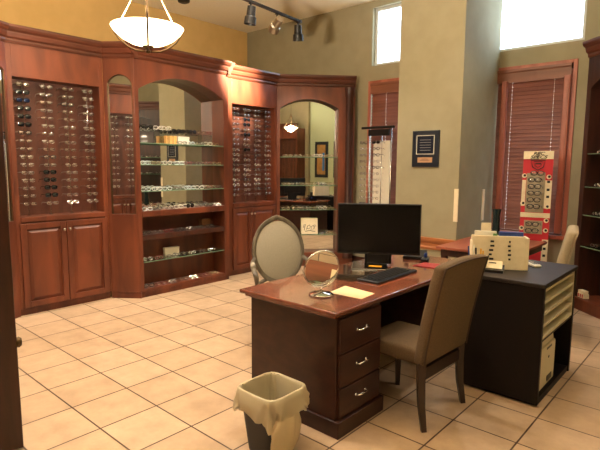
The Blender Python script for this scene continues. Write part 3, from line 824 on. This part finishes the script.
bm = NB(); box(bm, -.06, .06, -.03, .03, 0, .075, .004); obj('caddy', bm, BLACKP, t)
for k, (x, m, h) in enumerate([(-.045, BLUE, .17), (-.02, WHITEP, .18), (.0, BLACKP, .16), (.03, YELLOW, .155), (.045, YELLOW, .14)]):
    bm = NB(); tube(bm, [(x, 0, .03), (x+random.uniform(-.012, .012), .01, h)], .006, 7)
    o = tag(obj('pen', bm, m, loc=(-1.385, 3.475, ZK), rotz=oa), ['dark blue pen leftmost in the pen caddy', 'white pen second in the pen caddy', 'black pen in the middle of the pen caddy', 'yellow pen fourth in the pen caddy', 'yellow pen rightmost in the pen caddy'][k], 'pen')
t = thing('card_holder', 'black business card holder in front of the brochure holder', 'card holder', (-1.285, 3.50, ZK), math.radians(14))
bm = NB(); prism(bm, [(-.045, 0), (.05, 0), (.05, .045), (.04, .045), (.0, .018), (-.045, .018)], 'x', -.085, .085); obj('holder_body', bm, BLACKP, t)
bm = NB(); M = Matrix.Translation((0, .005, .018)) @ Matrix.Rotation(math.radians(-38), 4, 'X'); box(bm, -.072, .072, -.008, .010, 0, .062, .001, M)
o = tag(obj('business_cards', bm, CREAM, loc=(-1.285, 3.50, ZK), rotz=math.radians(14)), 'stack of cream business cards in the black card holder', 'cards')
bm = NB(); box(bm, -.02, .03, -.0095, -.008, .04, .047, 0, M); obj('printed_name', bm, INK, o)
t = thing('cordless_phone', 'pale handset lying on the black cabinet right of brochure holder', 'phone', (-1.135, 3.93, ZK), math.radians(-50))
bm = NB(); box(bm, -.10, .10, -.028, .028, 0, .022, .008, seg=3); obj('handset_shell', bm, WHITEP, t, smooth='auto')
bm = NB(); box(bm, -.08, -.02, -.02, .02, .021, .0235, .001)
for k in range(9): box(bm, .0+(k//3)*.028, .018+(k//3)*.028, -.02+(k % 3)*.014, -.011+(k % 3)*.014, .021, .0245, .001)
obj('keypad', bm, BLACKP, t)
bm = NB(); lathe(bm, [(0, 0), (.05, 0), (.046, .05), (.036, .2), (.036, .30), (.046, .37), (.042, .37), (.032, .30), (.032, .2), (.04, .05), (0, .02)], 24)
tag(obj('vase', bm, mat('dark_teal_glass', (24, 42, 44), .1, spec=.7), smooth='auto', loc=(-1.935, 5.35, .7505)), 'tall dark teal vase on the red-brown table behind the brochure holder', 'vase')

# red-brown table by the window
t = thing('side_table', 'red-brown table behind the black cabinet, in front of the right window', 'table', (-1.92, 5.35, 0))
bm = NB(); box(bm, -.40, .37, -.62, .52, .722, .75, .006); obj('tabletop', bm, REDTAB, t)
bm = NB(); box(bm, -.36, .33, -.58, .48, .65, .722); obj('apron', bm, WOODD, t)
for sx in (-.33, .14):
    for sy in (-.55, .45):
        bm = NB(); box(bm, sx-.028, sx+.028, sy-.028, sy+.028, 0, .66, .004); obj('leg', bm, WOODD, t)

# ------------------------------------------------------------------ red eyewear stand
SY = 6.06
t = thing('eyewear_stand', 'tall red and cream sports eyewear stand in front of right window', 'display stand', (-1.755, SY, 0), math.radians(12))
w = .155
bm = NB(); box(bm, -w, w, 0, .02, .02, 1.75, .003); obj('red_board', bm, REDC, t)
bm = NB(); box(bm, -w, w, -.006, 0, 1.66, 1.75, .002); obj('header_card', bm, CREAM, t)
bm = NB(); box(bm, -.11, .085, -.008, 0, 1.05, 1.50, .002); box(bm, -.11, .085, -.008, 0, .80, .955, .002); obj('grey_strip', bm, GREYC, t)
bm = NB(); box(bm, .085, w, -.005, 0, 1.10, 1.42, .002); box(bm, -w, -.115, -.005, 0, 1.12, 1.42, .002); box(bm, -w, w, -.009, -.001, .99, 1.045, .002); box(bm, .09, w, -.005, 0, .12, .74, .002); obj('cream_band', bm, CREAM, t)
def text(s, size, parent, m, x, y, z, italic=0.0, name='lettering', sx=1.0):
    c = bpy.data.curves.new('lettering', 'FONT'); c.body = s; c.size = size; c.align_x = 'CENTER'; c.shear = italic; c.extrude = .0012; c.offset = .0012
    o = bpy.data.objects.new('lettering', c); COL.objects.link(o)
    bpy.context.view_layer.update()
    me = bpy.data.meshes.new_from_object(o.evaluated_get(bpy.context.evaluated_depsgraph_get()))
    COL.objects.unlink(o); bpy.data.objects.remove(o)
    q = bpy.data.objects.new(name, me); COL.objects.link(q); me.materials.clear(); me.materials.append(m)
    q.parent = parent; q.location = (x, y, z); q.rotation_euler = (PI/2, 0, 0); q.scale = (sx, 1, 1)
    return q
text('REC', .048, t, INK, 0, -.0075, 1.708, .3, sx=1.3)
text('SPECS', .048, t, INK, 0, -.0075, 1.668, .3, sx=1.35)
bm = NB()
for P, r in (([(-.075, 1.65), (.075, 1.65), (.055, 1.57), (0, 1.535), (-.055, 1.57)], .006), ([(-.045, 1.632), (.045, 1.632), (.03, 1.585), (0, 1.565), (-.03, 1.585)], .004)):
    tube(bm, [(x, -.003, z) for x, z in P], r, 5, closed=True)
box(bm, -.03, .03, -.005, -.002, 1.60, 1.615)
obj('shield_emblem', bm, INK, t)
for x, z in [(.12, 1.46), (.12, 1.12), (.12, .845), (-.135, 1.47), (-.135, 1.15), (-.135, .86), (.12, .96)]:
    bm = NB(); bk = NB()
    lathe(bm, [(0, -.001), (.026, -.001), (.026, .006), (0, .006)], 18, Matrix.Translation((x, 0, z)) @ Matrix.Rotation(PI/2, 4, 'X'))
    lathe(bk, [(0, .006), (.015, .006), (.015, .009), (0, .009)], 8, Matrix.Translation((x+.004, 0, z+.003)) @ Matrix.Rotation(PI/2, 4, 'X'))
    q = obj('roundel', bm, CREAM, t); obj('printed_figure', bk, INK, q)
for z in (1.39, 1.30, 1.22, .70, .62, .54, .30):
    bk = NB(); box(bk, .105, .135, -.008, -.005, z, z+.028, .003); obj('printed_figure', bk, INK, t)
for z in (.46, .38, .22):
    bm = NB(); box(bm, .10, .14, -.008, -.005, z, z+.03, .003); obj('red_print', bm, REDC, t)
bm = NB(); box(bm, -.17, .17, -.06, .14, 0, .02, .004); obj('stand_foot', bm, BLACKM, t)
FS = Matrix.Translation((-1.755, SY, 0)) @ Matrix.Rotation(math.radians(12), 4, 'Z')
SPG = glasses(mat('sport_frame', (20, 20, 22), .35), LENSC, .0045, .062, .045, 2.8, .005)
SPG.scale = (1.2, 1, 1.2)
FR['sport'] = (SPG, 'black sports goggle')
for i, z in enumerate([1.475, 1.40, 1.325, 1.25, 1.175, 1.10, .90, .825]):
    put('sport', place(FS, -.012+(.02 if i == 0 else 0), -.148, z, PI*0+random.uniform(-.12, .12)) , '%s on the red eyewear stand, ' + ORD[i] + ' from the top', 'sports glasses on the red stand')

# ------------------------------------------------------------------ white eyewear rack before the left window
t = thing('eyewear_rack', 'tall white-backed glasses rack in front of the window left of the pillar', 'display rack', (-3.97, 6.12, 0))
bm = NB(); box(bm, -.08, .20, .03, .045, .25, 1.93, .003); obj('white_panel', bm, WHITEP, t)
bm = NB(); box(bm, -.27, .27, -.015, .03, 2.10, 2.135, .006); box(bm, -.15, .20, -.01, .02, 2.0, 2.09, .003); obj('header_bar', bm, BLACKM, t)
for x in (-.15, .06, .22):
    bm = NB(); tube(bm, [(x, .03, .02), (x, .03, 2.1)], .009, 8); obj('rack_rod', bm, CHROME, t, smooth=True)
bm = NB(); box(bm, -.2, .26, -.12, .18, 0, .025, .006); obj('rack_foot', bm, BLACKM, t)
FW = Matrix.Translation((-3.97, 6.12, 0))
for c, x in enumerate((-.15, .06)):
    for r in range(12):
        z = 1.88-r*.088
        k = 'sun' if (c == 1 and r == 0) else random.choice(['silver', 'black', 'pewter', 'silver'])
        put(k, place(FW, x, -.118, z, random.uniform(-.08, .08)), '%s in ' + ORD[r] + ' row, ' + ('left' if c == 0 else 'right') + ' column of window rack', 'glasses on the white window rack')

# ------------------------------------------------------------------ plaque and posters
t = thing('wall_plaque', 'dark framed award plaque on the olive pillar', 'plaque', (-2.818, 5.40, 1.775))
bm = NB(); box(bm, -.172, .172, -.022, 0, -.212, .212, .004); obj('plaque_board', bm, NAVY, t)
bm = NB()
for a, b, c, d in ((-.115, .115, .15, .158), (-.115, .115, -.065, -.057), (-.115, -.107, -.057, .15), (.107, .115, -.057, .15)): box(bm, a, b, -.026, -.02, c, d)
obj('silver_border', bm, mat('pale_border', (190, 186, 172), .4), t)
bm = NB(); box(bm, -.107, .107, -.024, -.021, -.057, .15); o = obj('engraved_plate', bm, PLATED, t)
bm = NB()
for z in (.10, .07, .04, .01, -.02): box(bm, -.07, .07, -.0252, -.0238, z, z+.007)
obj('engraved_lines', bm, mat('engraving', (96, 98, 106), .4), o)
bm = NB(); box(bm, -.095, .095, -.025, -.021, -.16, -.10, .001); o = obj('brass_nameplate', bm, BRASSP, t)
bm = NB(); box(bm, -.06, .06, -.0262, -.0248, -.136, -.130); box(bm, -.04, .04, -.0262, -.0248, -.122, -.117); obj('engraved_lines', bm, mat('engraving_brown', (120, 80, 60), .5), o)

OCH = noisy('ochre_print', (150, 110, 56), (176, 134, 76), .6, nscale=8)
for k, (y, extra) in enumerate([(1.38, True), (2.10, False)]):
    t = thing('framed_picture', ['ochre picture with a blue streak on the pale green wall, shown by the corner mirror', 'plain ochre picture on the pale green wall, right one shown by the corner mirror'][k], 'picture', (XR, y, 1.75), -PI/2)
    bm = NB(); box(bm, -.25, .25, -.03, 0, -.58, .58, .004); obj('picture_frame', bm, NAVY, t)
    bm = NB(); box(bm, -.16, .16, -.034, -.03, -.48, .48); obj('print', bm, OCH, t)
    if extra:
        bm = NB(); box(bm, -.13, -.05, -.036, -.034, -.36, .22); obj('blue_streak', bm, mat('print_blue', (50, 120, 190), .6), t)

# ------------------------------------------------------------------ lamps
GLOWB = mat('lamp_bowl_glass', (255, 240, 214), .4, emit=(255, 226, 180), estr=5.0)
def pendant(label, loc, power):
    t = thing('pendant_lamp', label, 'lamp', loc, math.radians(-49), 'bowl pendant lamps')
    R = .215
    bm = NB(); lathe(bm, [(.0, 0), (.05, .003), (.10, .014), (.155, .042), (.197, .08), (R, .108), (R-.006, .110), (.190, .083), (.150, .048), (.095, .021), (0, .008)], 40); obj('glass_bowl', bm, GLOWB, t, smooth=True)
    bm = NB(); lathe(bm, [(0, -.045), (.012, -.042), (.014, -.03), (.008, -.02), (.03, -.012), (.034, -.002), (.0, .0)], 16)
    tube(bm, [(0, 0, 0), (0, 0, .42)], .008, 8)
    lathe(bm, [(0, .40), (.022, .40), (.03, .43), (.02, .47), (.012, .50), (0, .50)], 14); obj('center_stem', bm, BRONZE, t, smooth='auto')
    for k in range(3):
        a = 2*PI*k/3+.3; c, s = math.cos(a), math.sin(a)
        bm = NB()
        tube(bm, [(x*c, x*s, z) for x, z in [(.02, -.03), (.08, -.022), (.14, .006), (.198, .052), (.232, .102), (.247, .135)]], .006, 6)
        tube(bm, [(x*c, x*s, z) for x, z in [(.232, .108), (.18, .17), (.12, .26), (.065, .36), (.02, .45)]], .0055, 6)
        obj('lamp_arm', bm, BRONZE, t, smooth=True)
    bm = NB(); tube(bm, [(0, 0, .5), (0, 0, ZC-loc[2]-.02)], .006, 6); lathe(bm, [(.06, ZC-loc[2]-.001), (.06, ZC-loc[2]-.012), (.01, ZC-loc[2]-.035)], 20, cap=True); obj('hanging_rod', bm, BRONZE, t)
    l = bpy.data.lights.new('pendant_glow', 'POINT'); l.energy = power; l.color = (1, .84, .62); l.shadow_soft_size = .10
    lo = bpy.data.objects.new('pendant_glow', l); COL.objects.link(lo); lo.location = (loc[0], loc[1], loc[2]+.065)
    return t
pendant('bronze pendant lamp with glowing white glass bowl, above the left cabinets', (-2.78, 1.7175, 2.295), 520)
pendant('bowl pendant lamp behind the camera, shown in the corner mirror', (.75, 1.2, 2.60), 40)

# track light
A, B = Vector((-4.02, 2.3, 3.35)), Vector((-4.29, 4.80, 3.35))
dv = (B-A).normalized()
t = thing('track_rail', 'dark ceiling track rail at the top of picture carrying three spotlights', 'track', A, math.atan2(dv.y, dv.x))
L_ = (B-A).length
bm = NB(); box(bm, 0, L_, -.017, .017, -.01, .018, .003); box(bm, L_-.03, L_+.01, -.021, .021, -.013, .02, .003); obj('rail', bm, BLACKM, t)
bm = NB()
for x in (.1, .7): tube(bm, [(x, 0, .018), (x, 0, ZC-3.35)], .006, 6)
obj('suspension_rod', bm, BLACKM, t)
def spot_energy(loc, target, energy, size, blend, color, rad=.03):
    l = bpy.data.lights.new('spot_beam', 'SPOT'); l.energy = energy; l.spot_size = math.radians(size); l.spot_blend = blend; l.color = color; l.shadow_soft_size = rad
    o = bpy.data.objects.new('spot_beam', l); COL.objects.link(o); o.location = loc
    o.rotation_euler = (Vector(target)-Vector(loc)).to_track_quat('-Z', 'Y').to_euler()
HOT = mat('hot_bulb', (255, 240, 210), .5, emit=(255, 222, 165), estr=14)
DIMB = mat('dim_bulb', (120, 110, 90), .3)
for k, (f, tgt, lit, en, lab) in enumerate([(1.585, (-5.17, 3.7, 1.3), False, 60, 'black track spotlight leftmost of three on the rail'), (2.05, (-5.25, 4.6, 2.75), True, 800, 'lit track spotlight in the middle of the rail'), (2.47, (-5.0, 5.8, 1.4), False, 55, 'black track spotlight rightmost at the rail end')]):
    P = A+dv*f
    t = thing('track_spotlight', lab, 'spotlight', P+Vector((0, 0, -.0105)), 0, 'track spotlights')
    bm = NB(); tube(bm, [(0, 0, 0), (0, 0, -.075)], .012, 8); box(bm, -.02, .02, -.02, .02, -.01, 0, .003); obj('stem', bm, BLACKM, t)
    d = (Vector(tgt)-P).normalized()
    if k != 1: d = Vector((d.x*.35, d.y*.35, -1)).normalized()
    H = Matrix.Translation((0, 0, -.11)) @ d.to_track_quat('Z', 'Y').to_matrix().to_4x4() @ Matrix.Scale(1.35, 4)
    bm = NB(); lathe(bm, [(0, -.055), (.034, -.055), (.036, .0), (.036, .02), (.047, .03), (.05, .085), (.046, .085), (.043, .06), (.0, .055)], 24, H); obj('lamp_head', bm, BLACKM if k != 1 else NICKEL, t, smooth='auto')
    bm = NB(); lathe(bm, [(0, .062), (.041, .062), (.041, .066), (0, .066)], 24, H); obj('bulb', bm, HOT if lit else DIMB, t)
    spot_energy(P+Vector((0, 0, -.1205))+d*.15, tgt, en*1.3, 75 if k != 1 else 52, 1.0, (1, .86, .68))

# recessed fill lights, unseen fixtures added out of view to brighten the room
TRIM = mat('white_trim', (210, 200, 180), .5)
def fill_can(x, y, en, size=110, col=(1, .90, .77)):
    t = thing('fill_downlight', 'added round ceiling fill light, out of view above the shop floor', 'ceiling light', (x, y, ZC-.001), 0, 'added ceiling fill lights')
    bm = NB(); lathe(bm, [(.07, 0), (.095, 0), (.095, -.008), (.07, -.012)], 28); obj('trim_ring', bm, TRIM, t)
    bm = NB(); lathe(bm, [(0, -.003), (.07, -.003), (.07, -.001), (0, -.001)], 28); obj('lens', bm, mat('fill_lens', (255, 240, 210), .5, emit=(255, 225, 175), estr=6), t)
    spot_energy((x, y, ZC-.03), (x, y, 0), en, size, .6, col, .07)
fill_can(-4.2, 1.6, 150); fill_can(-3.7, 3.7, 150); fill_can(-4.4, 1.1, 130); fill_can(-1.2, .3, 22); fill_can(-.2, 3.8, 40); fill_can(-2.6, -1.2, 45); fill_can(1.0, -.8, 40); fill_can(-1.5, 4.7, 70)
bm = NB(); lathe(bm, [(0, 0), (.09, 0), (.085, -.03), (.05, -.045), (0, -.045)], 20)
tag(obj('downlight_trim', bm, BLACKM, loc=(-6.42, 4.585, ZC)), 'dark round ceiling fitting at the top picture edge above the arched case', 'ceiling fitting')  # dark round fitting, built as the trim of a recessed downlight

# ------------------------------------------------------------------ daylight
w = bpy.data.worlds.new('World'); SC.world = w; w.use_nodes = True
bg = w.node_tree.nodes['Background']; bg.inputs['Color'].default_value = (.72, .88, 1.0, 1); bg.inputs['Strength'].default_value = 5.5

# ------------------------------------------------------------------ camera
f, pitch, roll, yaw = 494.2, .12135, .0061, -.7272
cam = bpy.data.cameras.new('camera'); co = bpy.data.objects.new('camera', cam); COL.objects.link(co)
cam.sensor_fit = 'HORIZONTAL'; cam.sensor_width = 36; cam.lens = f/600*36; cam.clip_start = .05
c, s = math.cos(yaw), math.sin(yaw); cp, sp = math.cos(pitch), math.sin(pitch)
rt = Vector((c, -s, 0)); fw = Vector((s*cp, c*cp, -sp)); up = rt.cross(fw)
cr, sr = math.cos(roll), math.sin(roll)
r2 = rt*cr+up*sr; u2 = -rt*sr+up*cr
M = Matrix((r2, u2, -fw)).transposed().to_4x4(); M.translation = (0, 0, 1.58)
co.matrix_world = M
SC.camera = co
SC.view_settings.view_transform = 'Standard'; SC.view_settings.look = 'None'; SC.view_settings.gamma = 1
SC.view_settings.use_curve_mapping = False
SC.view_settings.exposure = 0.75
